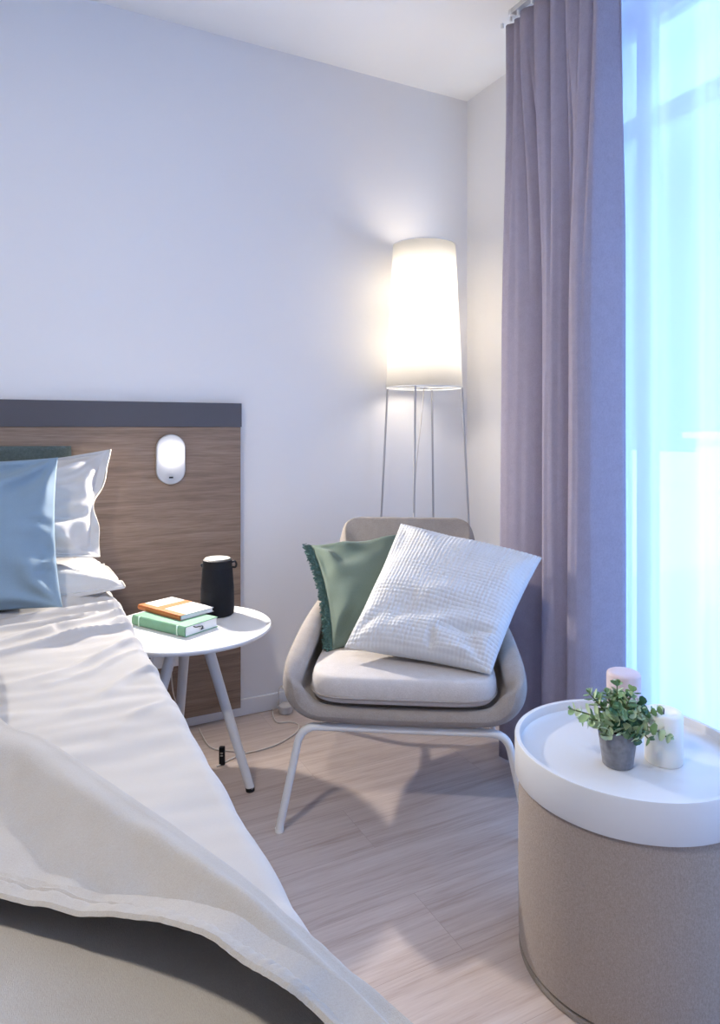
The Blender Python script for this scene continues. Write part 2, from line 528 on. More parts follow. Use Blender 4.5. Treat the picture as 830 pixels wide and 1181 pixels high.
# window: grey frame with a side light, a glazed door leaf and a transom
wx0, wx1 = XW + .09, XW + .15
win = bpy.data.objects.new('window_1', None); link(win); win['kind'] = 'structure'
bm = bmesh.new()
box(bm, wx0, wx1, WY1 - .05, WY1, WZ0, WZ1)
box(bm, wx0, wx1, WY0, WY0 + .07, WZ0, WZ1)
box(bm, wx0, wx1, WY0 + .07, WY1 - .05, WZ1 - .07, WZ1)
box(bm, wx0, wx1, WY0 + .07, WY1 - .05, WZ0, WZ0 + .07)
finish('window_frame', bm, M['winframe'], win, bevel=.004)
muls = [1.56, .45, -.75]
for y in muls:
    finish('mullion', boxbm(wx0 + .005, wx1 - .01, y, y + .06, WZ0 + .07, WZ1 - .07), M['winframe'], win, bevel=.004)
ys = [WY1 - .05] + [k for y in muls for k in (y + .06, y)] + [WY0 + .07]
for k in range(0, len(ys), 2):
    a, c = ys[k + 1], ys[k]
    finish('transom', boxbm(wx0 + .006, wx1 + .008, a, c, 2.06, 2.13), M['winframe'], win, bevel=.004)
    finish('pane', boxbm(wx0 + .027, wx0 + .033, a, c, WZ0 + .07, 2.06), M['glass'], win, smooth=False)
    finish('pane', boxbm(wx0 + .027, wx0 + .033, a, c, 2.13, WZ1 - .07), M['glass'], win, smooth=False)

# outside: paved terrace and a pale low building
o = structure('terrace_ground', boxbm(XW + .25, 30, -25, 40, -.25, -.12), M['paving'], smooth=False)
nb = thing('neighbouring_building', 'pale sunlit low building seen through the sheer curtain', 'building', (12, 4, -.12))
bm = bmesh.new(); box(bm, 0, 4, -9, 4.9, 0, 1.0); finish('wall', bm, M['facade'], nb, smooth=False)
bm = bmesh.new(); box(bm, -.2, 4.2, -9.2, 5.05, 1.0, 1.12); finish('roof', bm, M['facade'], nb, smooth=False)

# ------------------------------------------------------------------ headboard
HBY = YB - .035                       # front face
HBX0, HBX1 = -1.62, .742
hb = thing('headboard', 'wide oak-veneer headboard panel with dark top band on the wall', 'headboard', (0, YB, .04))
bm = boxbm(HBX0, HBX1, -.035, -.0145, 0, 1.035); finish('wood_panel', bm, M['headwood'], hb, bevel=.0015)
bm = boxbm(HBX0, HBX1 + .003, -.038, -.0145, 1.035, 1.122); ob = finish('top_band', bm, M['band'], hb, bevel=.0015); ob['label'] = 'dark grey top band'

# outlet strip on the headboard, under the side table
sk = thing('wall_socket', 'white double socket on the headboard under the round side table', 'socket', (.445, HBY, .235))
def plate_bm(w, h, t, r, seg=6):
    bm = bmesh.new(); pts = []
    for cx_, cz_, a0 in ((w / 2 - r, h - r, 0), (-w / 2 + r, h - r, PI / 2), (-w / 2 + r, r, PI), (w / 2 - r, r, 1.5 * PI)):
        for k in range(seg + 1):
            a = a0 + k / seg * PI / 2
            pts.append((cx_ + r * math.cos(a), cz_ + r * math.sin(a)))
    A = [bm.verts.new((x, 0, z)) for x, z in pts]; B = [bm.verts.new((x, -t, z)) for x, z in pts]
    bm.faces.new(A); bm.faces.new(list(reversed(B)))
    for k in range(len(pts)):
        bm.faces.new((A[k], B[k], B[(k + 1) % len(pts)], A[(k + 1) % len(pts)]))
    return bm
finish('plate', plate_bm(.160, .082, .010, .006), M['plastic'], sk, bevel=.001)
for dx in (-.04, .04):
    bm = bmesh.new()
    rings = lathe(bm, [(.0275, 0), (.0275, .004), (.0225, .004), (.0205, .0005), (0, .0005)], 32)
    bmesh.ops.rotate(bm, verts=bm.verts[:], cent=(0, 0, 0), matrix=Matrix.Rotation(PI / 2, 3, 'X'))
    bmesh.ops.translate(bm, verts=bm.verts[:], vec=(dx, -.010, .041))
    so = finish('outlet', bm, M['plastic'], sk)
    bm = bmesh.new()
    for px in (-.0095, .0095):
        box(bm, dx + px - .0025, dx + px + .0025, -.0115, -.0108, .0385, .0435)
    hl = finish('pin_hole', bm, M['black'], so, smooth=False)

# wall light
SCX, SCZ = .487, .874
sc_ = thing('wall_light', 'white oval wall light glowing on the wooden headboard', 'wall lamp', (SCX, HBY, SCZ))
finish('back_plate', plate_bm(.100, .175, .014, .0499, 12), plain('light_plate_plastic', (.42, .43, .46), .4), sc_, bevel=.005)
bm = bmesh.new()
prof = [(.0245 * math.cos(a) ** .8, .0025 * math.sin(a)) for a in [k / 10 * PI / 2 for k in range(11)]]
prof[-1] = (0, .0025)
lathe(bm, prof, 36)
bmesh.ops.rotate(bm, verts=bm.verts[:], cent=(0, 0, 0), matrix=Matrix.Rotation(PI / 2, 3, 'X'))
bmesh.ops.translate(bm, verts=bm.verts[:], vec=(.004, -.014, .106))
ob = finish('glowing_dome', bm, M['dome'], sc_); ob['label'] = 'glowing white dome'
bm = boxbm(-.007, .007, -.0148, -.0135, .0215, .027); finish('charging_port', bm, M['black'], sc_, smooth=False)
bm = bmesh.new()
for k, x in enumerate((-.008, -.004, 0, .004, .008)):
    box(bm, x - .0012, x + .0012, -.0146, -.0135, .0385, .0385 + (.004 if k % 2 else .003))
finish('printed_mark', bm, plain('mark_grey', (.45, .46, .48), .6), sc_, smooth=False)

# grey-green pad between pillows and headboard
bm, o_, _ = pillow_bm((-.62, HBY - .014, 1.02), (.165, HBY - .014, 1.012), (-.62, HBY - .014, .60), (.172, HBY - .014, .60), .018, n=20, conc=0.0, wr=0, puff=.2)
ob = finish('headboard_cushion', bm, M['padgrey'], loc=o_)
tag(ob, 'grey-green upholstered pad on the headboard behind the bed pillows', 'cushion')

# ------------------------------------------------------------------ bed
ZB = .56; BX0, BX1, BY0, BY1 = -1.45, .275, .36, 2.405
bed = thing('bed', 'double bed with upholstered base under cream sheet and beige duvet', 'bed', (-.6, 1.38, 0))
def L0(x, y): return x + .6, y - 1.38
bm = bmesh.new(); x0, y0 = L0(BX0 + .08, BY0 + .06); x1, y1 = L0(BX1 - .085, BY1); box(bm, x0, x1, y0, y1, .06, .30)
finish('bed_base', bm, M['boxbase'], bed, bevel=.02)
bm = bmesh.new(); x0, y0 = L0(BX0 + .07, BY0 + .05); x1, y1 = L0(BX1 - .075, BY1); box(bm, x0, x1, y0, y1, .30, .497)
finish('mattress', bm, M['mattress'], bed, bevel=.03)
bm = bmesh.new(); x0, y0 = L0(BX0 + .012, BY0 + .02); x1, y1 = L0(BX1 - .016, BY1 - .012); box(bm, x0, x1, y0, y1, .497, .542)
finish('topper', bm, M['mattress'], bed, bevel=.018)
for x, y in ((BX0 + .2, BY0 + .2), (BX1 - .2, BY0 + .2), (BX0 + .2, BY1 - .15), (BX1 - .2, BY1 - .15)):
    bm = bmesh.new(); xx, yy = L0(x, y); lathe(bm, [(0, 0), (.028, 0), (.032, .06), (0, .06)], 20, xx, yy); finish('leg', bm, M['black'], bed)

def ridge(t, w):  # a soft crease profile
    return math.exp(-(t / w) ** 2)

WR = [  # sheet creases: start (x,y) at the edge, end, width, height
    ((.27, 2.05), (-.25, 1.93), .022, .010), ((.27, 1.97), (-.10, 1.80), .016, .009), ((.27, 1.88), (.00, 1.72), .020, .008),
    ((.26, 1.80), (-.20, 1.70), .015, .007), ((.28, 1.70), (.02, 1.52), .018, .007), ((.28, 1.62), (.08, 1.50), .013, .005),
    ((.20, 2.12), (-.30, 2.02), .020, .010), ((.28, 1.50), (.12, 1.36), .018, .005), ((.15, 1.95), (-.4, 1.86), .02, .007),
    ((.27, 1.33), (.16, 1.2), .016, .004), ((.05, 1.85), (-.3, 1.62), .02, .006), ((.27, 2.14), (.05, 2.06), .016, .008),
]
def crease(x, y):
    s = 0
    for (ax, ay), (bx, by), w, h in WR:
        dx, dy = bx - ax, by - ay; ll = dx * dx + dy * dy
        t = ((x - ax) * dx + (y - ay) * dy) / ll
        tt = min(1.1, max(-.08, t))
        px, py = ax + dx * tt, ay + dy * tt + .018 * math.sin(5 * tt + ax * 40 + ay * 9)
        d = math.hypot(x - px, y - py)
        s += 2.7 * h * ridge(d, .62 * w * (1 + .8 * max(0, tt))) * (1 - .75 * max(0, min(1, tt)))
    return s

def sheet_z(x, y):
    z = ZB + crease(x, y) + .005 * nz(x * 5, y * 6) + .004 * nz(x * 9 + y * 6, y * 24, 3)
    z -= .012 * sstep(.5, 0, (BY1 - y) / .25) if y > BY1 - .12 else 0
    return z
NX, NY = 190, 320
prof_s = []
for i in range(NX + 1):            # across the bed: flat, then round over the right edge and tuck under the topper
    t = i / NX
    if t < .80: prof_s.append(('top', BX0 + .02 + (BX1 - .03 - BX0 - .02) * (t / .80) ** .62, 0))
    else:
        a = (t - .80) / .20
        if a < .6:
            th = a / .6 * PI / 2
            prof_s.append(('edge', BX1 - .03 + .03 * math.sin(th), .03 * (1 - math.cos(th))))
        else:
            b2 = (a - .6) / .4
            prof_s.append(('edge', BX1 - .002 - .004 * b2, .03 + .045 * b2))
def sheet_f(u, v):
    kind, x, dz = prof_s[round(u * NX)]
    y = BY0 + (BY1 - BY0) * v
    k = 1 - dz / .075
    z = ZB + (sheet_z(min(x, BX1 - .02), y) - ZB) * max(.25, k) - dz
    xx = x
    if kind == 'edge':
        xx += .003 * nz(y * 9, dz * 20) + .0035 * math.sin(y * 34 + 4 * nz(y * 3)) * min(1, dz / .03) * .6
    yy = y - .006
    if v > .97 and kind == 'edge': pass
    return (xx + .6, yy - 1.38, z)
bm = bmesh.new(); grid(bm, sheet_f, NX, NY)
ob = finish('fitted_sheet', bm, M['sheet'], loc=(-.6, 1.38, 0), solid=.002)
tag(ob, 'creased cream cotton sheet stretched over the bed mattress', 'bed sheet')

# duvet with its corner folded back over itself
RZ = .625
ridge_pts = [Vector((-1.30, 1.86, RZ)), Vector((-.60, 1.82, RZ)), Vector((-.22, 1.72, RZ)), Vector((-.05, 1.58, RZ))]
for px, py, z in ((0, 818, .625), (56, 846, .625), (152, 907, .624), (212, 947, .622), (283, 998, .618), (329, 1040, .610), (369, 1076, .600), (405, 1112, .590), (466, 1172, .575)):
    ridge_pts.append(at_z(px, py, z))
ridge_pts += [ridge_pts[-1] + Vector((.022, -.10, -.01)), ridge_pts[-1] + Vector((.022, -.22, -.04))]
hem_pts = [Vector((-1.30, 1.50, .625)), Vector((-.70, 1.40, .625)), Vector((-.42, 1.22, .625)), Vector((-.28, 1.05, .625))]
for px, py, z in ((-110, 1012, .63), (-50, 1020, .63), (0, 1028, .63), (96, 1044, .636), (177, 1059, .646), (238, 1081, .652), (288, 1109, .65), (329, 1137, .642), (375, 1178, .625)):
    hem_pts.append(at_z(px, py, z))
hem_pts += [hem_pts[-1] + Vector((.03, -.09, 0)), hem_pts[-1] + Vector((.05, -.20, 0))]
n_r = len(ridge_pts)
R_ = spline(ridge_pts, 14); H_ = spline(hem_pts, 14)
NS = len(R_) - 1
low_pts = [Vector((-1.30 + 1.2 * (k / (n_r - 1)) ** 1.15, .20, 0)) for k in range(n_r)]
L_ = spline(low_pts, 14)
NLOW, NRND, NTOP, NHEM = 80, 14, 84, 6
def duvet_rows(k):
    R, H, Lw = R_[k], H_[k], L_[k]
    s = k / NS
    zt = R.z
    zb = ZB + .016
    row = []
    inward = Vector((H.x - R.x, H.y - R.y, 0)); ln = inward.length; inward.normalize()
    rad = max(.018, (zt - zb) / 2)
    Rb = Vector((R.x, R.y, 0)) + inward * rad
    gap = sstep(.50, .62, s) * (1 - sstep(.84, .95, s))
    # lower layer, from the far side in to under the ridge
    for i in range(NLOW):
        t = i / NLOW
        p = Vector((Lw.x, Lw.y, 0)).lerp(Rb, t)
        past = sstep(0, 1, (p - Rb).length / .35)
        z = zb + (.024 - .020 * gap) * past + .014 * nz(p.x * 4, p.y * 4, 2) * past + .011 * nz(p.x * 9 + p.y * 6, p.y * 12, 7) * past
        # foot end of the bed: the duvet drops
        z -= .5 * max(0, .36 - p.y) ** 1.0 * 1.4 if p.y < .36 else 0
        row.append(Vector((p.x, p.y, z)))
    # rounded fold
    for i in range(NRND):
        a = -PI / 2 + PI * i / NRND
        c = Vector((Rb.x, Rb.y, (zb + zt) / 2))
        p = c - inward * rad * math.cos(a) * (1 + .10 * nz(s * 30, a)) + Vector((0, 0, (zt - zb) / 2 * math.sin(a)))
        row.append(p)
    # upper layer back to the hem
    Ht = Vector((H.x, H.y, 0))
    for i in range(NTOP + 1):
        t = 1 - (1 - i / NTOP) ** 1.7
        p = Rb.lerp(Ht, t)
        z = lerp(zt, H.z, sstep(0, 1, t))
        z += .016 * math.exp(-((t - .22) / .16) ** 2) - .012 * math.exp(-((t - .62) / .2) ** 2)
        z += (.007 * nz(p.x * 5 + 3, p.y * 5, 4) + .006 * nz(p.x * 13, p.y * 8, 9) + .0045 * nz(p.x * 28, p.y * 15, 1)) * min(1, 3 * t)
        # stitched hem: two seam lines and puckers
        dist = (1 - t) * ln
        for sd in (.030, .022):
            z -= .0030 * ridge(dist - sd, .0028)
        if dist < .032:
            z += .0011 * math.sin(s * 900 + 3 * nz(s * 40)) * (1 - abs(dist - .015) / .02) + .002
        row.append(Vector((p.x, p.y, z)))
    e = row[-1]
    row.append(e + inward * .003 + Vector((0, 0, -.003)))
    row.append(e - inward * .002 + Vector((0, 0, -.007)))
    row.append(e - inward * .035 + Vector((0, 0, -.008)))
    return row
DV = [duvet_rows(k) for k in range(NS + 1)]
m_ = len(DV[0]) - 1
bm = bmesh.new()
DO = Vector((-.6, 1.0, ZB))
grid(bm, lambda u, v: DV[round(v * NS)][round(u * m_)] - DO, m_, NS)
ob = finish('duvet', bm, M['duvet'], loc=DO)
tag(ob, 'beige linen duvet with its stitched edge folded back across the bed', 'duvet')

# pillows on the bed
def edge_piping(parent, ppos):
    bm = bmesh.new()
    tube(bm, [ppos(1.0, -1 + 2 * k / 60, 0) for k in range(61)], .0032, 8)
    p = finish('piping', bm, M['piping'], parent); p['label'] = 'cream piped edge'
bm, o_, ppos = pillow_bm((-.46, 2.37, .636), (.262, 2.375, .632), (-.46, 2.125, .618), (.296, 2.100, .594), .100, n=54, conc=.03, wr=.010, wk=7, seed=2.3, puff=.42, flange=.05)
ob = finish('lower_pillow', bm, M['pwhite'], loc=o_)
edge_piping(ob, ppos)
tag(ob, 'crumpled white pillow lying flat under the upright white one', 'pillow', 'white bed pillows')
bm, o_, ppos = pillow_bm((-.47, 2.345, 1.005), (.278, 2.350, .995), (-.47, 2.20, .680), (.226, 2.20, .678), .13, n=64, conc=.05, wr=.012, wk=9, seed=5.1, extra=lambda u, v, sd, h: .011 * math.sin(11 * v - 6 * u + 4 * nz(v * 2.5, u * 2)) * math.exp(-((.9 - u) / .35) ** 2) * min(1, 4 * h) * max(0, .7 - v) ** .5, flange=.06, sag=.03)
ob = finish('upright_pillow', bm, M['pwhite'], loc=o_)
edge_piping(ob, ppos)
tag(ob, 'white bordered pillow leaning upright against the headboard behind the blue pillow', 'pillow', 'white bed pillows')
bm, o_, _ = pillow_bm((-.42, 2.155, .985), (.113, 2.155, .985), (-.42, 2.035, .577), (.118, 2.035, .577), .13, n=60, conc=.055, wr=.012, wk=9, seed=1.4, extra=lambda u, v, sd, h: .010 * math.sin(17 * v + 5 * nz(v * 2.5, u) + 3 * u) * math.exp(-((1 - u) / .30) ** 2) * min(1, 4 * h) * max(0, .6 - v) ** .5)
ob = finish('blue_pillow', bm, M['pblue'], loc=o_)
tag(ob, 'light blue square pillow standing in front of the white bed pillows', 'pillow')

# ------------------------------------------------------------------ round side table
TC = S(-.508, 2.005, 0); ZT = .48; TR_ = .243
st = thing('side_table', 'round white side table on splayed legs beside the bed', 'table', (TC.x, TC.y, 0))
bm = bmesh.new()
lathe(bm, [(0, ZT - .016), (TR_ - .03, ZT - .016), (TR_ - .006, ZT - .008), (TR_, ZT - .001), (TR_, ZT + .003), (TR_ - .002, ZT + .005),
           (TR_ - .006, ZT + .004), (TR_ - .012, ZT + .0005), (TR_ - .02, ZT), (0, ZT)], 96)
finish('tabletop', bm, M['white'], st)
foot = at_z(288.5, 912, .0) - TC
a0 = math.atan2(foot.y, foot.x)
for k in range(3):
    a = a0 + (0, 2.02, -2.2)[k]
    rf = (foot.length, .235, .20)[k]
    top = Vector((.045 * math.cos(a), .045 * math.sin(a), ZT - .016)); ft = Vector((rf * math.cos(a), rf * math.sin(a), .008))
    bm = bmesh.new(); tube(bm, [ft, ft.lerp(top, .5), top], [.0125, .0145, .0165], 18)
    lg = finish('leg', bm, M['white'], st)
    bm = bmesh.new(); tube(bm, [ft + Vector((0, 0, -.008)), ft + (top - ft).normalized() * .004], .0128, 18)
    ob = finish('foot_cap', bm, M['black'], lg); ob['label'] = 'black foot cap'

# books
def book(name, label, A, B, width, z0, thick, cover, spine_mat, page_in, group=None, rounded_spine=True):
    """A->B is the spine edge on the table, the body extends to the far side"""
    A, B = Vector((A.x, A.y, z0)), Vector((B.x, B.y, z0))
    ex = (B - A); Ls = ex.length; rz = math.atan2(ex.y, ex.x)
    t = thing(name, label, 'book', A, rz, group)
    ct = .0022
    bm = bmesh.new()
    box(bm, 0, Ls, .004, width, 0, ct); box(bm, 0, Ls, .004, width, thick - ct, thick)
    finish('cover', bm, cover, t, bevel=.0006)
    bm = bmesh.new()   # spine
    n = 8; P = []
    for k in range(n + 1):
        a = PI / 2 + PI * k / n
        P.append((.005 + .006 * math.cos(a) if rounded_spine else .0, thick / 2 + thick / 2 * math.sin(a)))
    V0 = [bm.verts.new((0, y, z)) for y, z in P] + [bm.verts.new((0, y + .0025, lerp(thick / 2, z, .9))) for y, z in reversed(P)]
    V1 = [bm.verts.new((Ls, v.co.y, v.co.z)) for v in V0]
    bm.faces.new(V0); bm.faces.new(list(reversed(V1)))
    for k in range(len(V0)): bm.faces.new((V0[k], V1[k], V1[(k + 1) % len(V0)], V0[(k + 1) % len(V0)]))
    finish('spine', bm, spine_mat, t)
    bm = boxbm(page_in, Ls - page_in, .007, width - page_in, ct, thick - ct)
    pg = finish('page_block', bm, M['paper'], t, smooth=False)
    return t, Ls
A_, B_ = at_z(152, 721, ZT), at_z(213, 736, ZT)
gb, Lg = book('green_book', 'thick green hardback book lying on the round side table', A_, B_, .128, ZT + .0005, .030, M['bookgreen'], M['bookgreen'], .003)
for x_ in (Lg - .034, .030):
    finish('spine_band', boxbm(x_, x_ + .004, -.0016, .009, .0005, .0295), M['bookgreen2'], gb, bevel=.0004)
bm = bmesh.new(); tube(bm, spline([(Lg - .004, .035, .024), (Lg + .002, .040, .021), (Lg + .003, .055, .020), (Lg + .003, .066, .0175), (Lg + .002, .060, .010), (Lg + .002, .070, .012)], 5), .0013, 6)
ob = finish('ribbon', bm, M['black'], gb); ob['label'] = 'dark ribbon marker'
A_, B_ = at_z(159, 702.5, ZT + .031), at_z(207, 716, ZT + .031)
nb_, Ln = book('notebook', 'white notebook with orange spine and band on top of the green book', A_, B_, .126, ZT + .0312, .0135, M['notewhite'], M['orange'], .003)
bm = bmesh.new(); box(bm, .0, Ln, .001, .022, .0128, .0142); box(bm, .0, Ln, .001, .022, -.0002, .0008); finish('spine_cloth', bm, M['orange'], nb_, bevel=.0003)
bm = bmesh.new(); box(bm, Ln * .34, Ln * .50, .020, .1262, .0134, .0143); finish('orange_band', bm, M['orange'], nb_, bevel=.0003)
bm = bmesh.new(); lathe(bm, [(0, .0134), (.008, .0134), (.008, .0139), (0, .0139)], 20, Ln * .66, .075); finish('stamp', bm, M['emboss'], nb_)

# portable speaker
SP = S(-.452, 2.145, ZT + .0005)
sp = thing('portable_speaker', 'black tapered portable speaker with loop handle on the side table', 'speaker', SP)
bm = bmesh.new(); lathe(bm, [(0, 0), (.046, 0), (.051, .004), (.0525, .02), (.0515, .085), (.047, .150), (0, .150)], 48)
finish('body', bm, M['blackgrille'], sp)
bm = bmesh.new(); lathe(bm, [(.0515, .080), (.0520, .082), (.0519, .084), (.0514, .086)], 48); finish('seam_ring', bm, M['blackgrille'], sp)
bm = bmesh.new(); lathe(bm, [(0, .150), (.0468, .150), (.0462, .153), (.0458, .170), (.0450, .174), (.041, .1755), (0, .1755)], 48)
finish('collar', bm, M['black'], sp)
bm = bmesh.new(); lathe(bm, [(0, .1755), (.040, .1755), (.0405, .177), (.039, .1785), (0, .1785)], 48); ob = finish('top_disc', bm, M['silver'], sp); ob['label'] = 'silver top disc'
hd = Vector((math.cos(-YAW), math.sin(-YAW), 0))
bm = bmesh.new()
tube(bm, spline([hd * .044 + Vector((0, 0, .165)), hd * .055 + Vector((0, 0, .168)), hd * .060 + Vector((0, 0, .160)), hd * .057 + Vector((0, 0, .150)), hd * .046 + Vector((0, 0, .150))], 6), .0033, 8)
finish('loop_handle', bm, M['black'], sp)
bm = bmesh.new(); tube(bm, spline([-hd * .044 + Vector((0, 0, .160)), -hd * .0505 + Vector((0, 0, .157)), -hd * .047 + Vector((0, 0, .150))], 5), .003, 8)
finish('handle_lug', bm, M['black'], sp)

# ------------------------------------------------------------------ armchair
CH = S(.138, 2.065, 0)
ch = thing('armchair', 'beige shell armchair with white metal legs in the corner', 'armchair', CH, -YAW - math.radians(5))
rows = [  # spine y,z | bulge half-width | tip x, y, z
    (-.300, .338, .262, .258, -.300, .380),
    (-.318, .324, .285, .280, -.312, .412),
    (-.300, .316, .298, .290, -.285, .445),
    (-.200, .318, .303, .280, -.200, .472),
    (-.080, .314, .303, .272, -.110, .497),
    (.040, .318, .296, .260, -.020, .518),
    (.140, .340, .280, .246, .055, .535),
    (.205, .390, .258, .226, .125, .565),
    (.245, .465, .246, .226, .190, .590),
    (.270, .550, .238, .228, .240, .620),
    (.288, .628, .234, .230, .274, .660),
    (.302, .690, .232, .230, .297, .704),
    (.310, .728, .224, .222, .308, .732),
    (.314, .748, .202, .200, .313, .749),
    (.316, .757, .160, .158, .316, .757),
]
NU = 24
def shell_pt(j, u):
    y, z, W, tx, ty, tz = rows[j]
    a = abs(u); sg = 1 if u >= 0 else -1
    if a < .5:
        x = W * .72 * a / .5; g = .04 * (a / .5) ** 2
    else:
        t = (a - .5) / .5
        fl = max(sstep(5, 9.5, j), .6 * (1 - sstep(0, 2, j)))
        x = W * (.72 + .28 * lerp(math.sin(min(1, t * 1.45) * PI / 2), t, fl))
        x = lerp(x, lerp(W * .72, tx, t), fl) if fl > .5 else lerp(x, tx, sstep(.6, 1, t))
        g = .04 + .96 * (1 - math.cos(t * PI / 2)) ** .92
    return Vector((sg * x, lerp(y, ty, g), lerp(z, tz, g)))
bm = bmesh.new()
V = [[bm.verts.new(shell_pt(j, 2 * i / NU - 1)) for i in range(NU + 1)] for j in range(len(rows))]
for j in range(len(rows) - 1):
    for i in range(NU):
        bm.faces.new((V[j][i], V[j][i + 1], V[j + 1][i + 1], V[j + 1][i]))
ob = finish('shell', bm, M['chair'], ch, solid=.062, soff=0)
sm = ob.modifiers.new('sub', 'SUBSURF'); sm.levels = 2; sm.render_levels = 2

def slab_bm(hw, y0, y1, z0, z1, ex=3.2, n=64, m=10, taper=.9, dome=.012):
    """cushion slab with super-ellipse outline and puffy edge"""
    bm = bmesh.new(); cy = (y0 + y1) / 2; hl = (y1 - y0) / 2
    def ring(s, z):
        R = []
        for k in range(n):
            a = 2 * PI * k / n; c, sn = math.cos(a), math.sin(a)
            x = hw * s * math.copysign(abs(c) ** (2 / ex), c); yy = hl * s * math.copysign(abs(sn) ** (2 / ex), sn)
            x *= lerp(1, taper, (yy / hl + 1) / 2)
            R.append(bm.verts.new((x, cy + yy, z + dome * (1 - s * s) * (1 if z > (z0 + z1) / 2 else 0))))
        return R
    zm = (z0 + z1) / 2; h = (z1 - z0) / 2
    prof = [(.15, z0), (.6, z0), (.90, z0)]
    rr = .05
    for k in range(m + 1):
        a = -PI / 2 + PI * k / m
        prof.append((1 - rr + rr * math.cos(a), zm + h * math.sin(a)))
    prof += [(.90, z1), (.7, z1), (.4, z1), (.12, z1)]
    R = [ring(s, z) for s, z in prof]
    for A, B in zip(R, R[1:]):
        for k in range(n): bm.faces.new((A[k], A[(k + 1) % n], B[(k + 1) % n], B[k]))
    bm.faces.new(list(reversed(R[0]))); bm.faces.new(R[-1])
    return bm
bm = slab_bm(.252, -.352, .17, .362, .428, ex=6.0, taper=.93); ob = finish('seat_cushion', bm, M['seatc'], ch)
bm = bmesh.new(); pts = []
for k in range(64):
    a = 2 * PI * k / 64; c, sn = math.cos(a), math.sin(a)
    x = .2515 * math.copysign(abs(c) ** (2 / 6.0), c); yy = .2605 * math.copysign(abs(sn) ** (2 / 6.0), sn)
    pts.append((x * lerp(1, .93, (yy / .261 + 1) / 2), -.091 + yy, .380))
tube(bm, pts + pts[:1], .003, 6, cap=False)
finish('piping', bm, M['chair'], ch)
for nm, fx, fy, tx, ty in (('front', .327, -.30, .268, -.300), ('rear', .30, .335, .245, .225)):
    zt_ = .283
    p = rounded([(-fx, fy, .008), (-tx, ty, zt_), (tx, ty, zt_), (fx, fy, .008)], .045)
    bm = bmesh.new(); tube(bm, p, .0105, 14); lf = finish('leg_frame', bm, M['wmetal'], ch)
    for sx in (-1, 1):
        bm = bmesh.new(); lathe(bm, [(0, 0), (.0115, 0), (.0118, .010), (0, .010)], 16, sx * fx, fy); finish('foot_glide', bm, M['plastic'], lf)
for sx in (-1, 1):
    bm = bmesh.new(); tube(bm, [(sx * .2, -.300, .283), (sx * .19, .225, .283)], .009, 10); finish('side_rail', bm, M['wmetal'], ch)

# green fringed cushion
TLg, BLg = at_d(358, 629, 2.20), at_d(383, 750, 1.945)
TRg, BRg = at_d(480, 611, 2.275), at_d(500, 740, 2.01)
bm, o_, gpos = pillow_bm(TLg, TRg, BLg, BRg, .12, n=50, conc=.11, wr=.011, wk=8, seed=3.7)
gc = thing('green_cushion', 'sage green cushion with dark fringe leaning on the armchair back', 'cushion', o_)
finish('cover', bm, M['green'], gc)
bm = bmesh.new()
ex_ = (TRg - TLg).normalized(); ey_ = (TLg - BLg).normalized(); en_ = ex_.cross(ey_).normalized()
rnd = random.Random(5)
def fringe_edge(fn, out, count):
    for k in range(count):
        t = -1 + 2 * (k + rnd.random()) / count
        p = fn(t); 
        for q in range(3):
            l = rnd.uniform(.010, .030)
            side = out.cross(en_)
            p1 = p + out * l * .6 + en_ * rnd.uniform(-.006, .007) + side * rnd.uniform(-.006, .006)
            p2 = p + out * l + en_ * rnd.uniform(-.008, .008) + side * rnd.uniform(-.010, .010)
            p3 = p + out * l * rnd.uniform(.35, .8) + side * rnd.uniform(-.010, .010) + en_ * rnd.uniform(-.008, .008)
            tube(bm, [p, p1, p2, p3], [.0016, .0018, .0017, .0011], 4, cap=False)
fringe_edge(lambda t: gpos(-1, t, 1), -ex_, 170)
fringe_edge(lambda t: gpos(1, t, 1), ex_, 70)
fr = finish('fringe', bm, M['fringe'], gc); fr['kind'] = 'stuff'; fr['label'] = 'dark teal fringe'

# white waffle cushion
TLw, TRw, BLw, BRw = at_d(462, 604, 2.15), at_d(625, 643, 1.955), at_d(397, 747, 1.850), at_d(566, 778, 1.735)
def waffle(u, v, side, h):
    c = 37
    a = abs(math.sin((u + 1) / 2 * c * PI)) * abs(math.sin((v + 1) / 2 * c * PI))
    w = side * .0042 * (a ** .55 - .6)
    if side > 0:   # slumped folds towards the lower right corner
        for (ax, ay), (bx, by), wd, hh in (((1.0, -.48), (.25, -.62), .07, -.024), ((.95, -.80), (.2, -.95), .06, .010), ((.5, -.25), (-.35, -.55), .10, -.014),
                                           ((.35, -.05), (-.2, -.2), .10, .008), ((.2, -1.0), (.12, -.70), .05, -.016), ((-.2, -.2), (-.5, -.75), .10, -.010)):
            dx, dy = bx - ax, by - ay
            t = min(1, max(0, ((u - ax) * dx + (v - ay) * dy) / (dx * dx + dy * dy)))
            w += hh * math.exp(-(math.hypot(u - ax - dx * t, v - ay - dy * t) / wd) ** 2) * math.sin(PI * (.15 + .8 * (1 - t))) * min(1, h * 3)
    return w
bm, o_, _ = pillow_bm(TLw, TRw, BLw, BRw, .15, n=190, conc=.05, wr=.007, wk=6, seed=8.2, extra=waffle, uniform=True, puff=.5)
ob = finish('waffle_cushion', bm, M['waffle'], loc=o_)
tag(ob, 'white waffle-weave cushion tilted on the armchair seat', 'cushion')

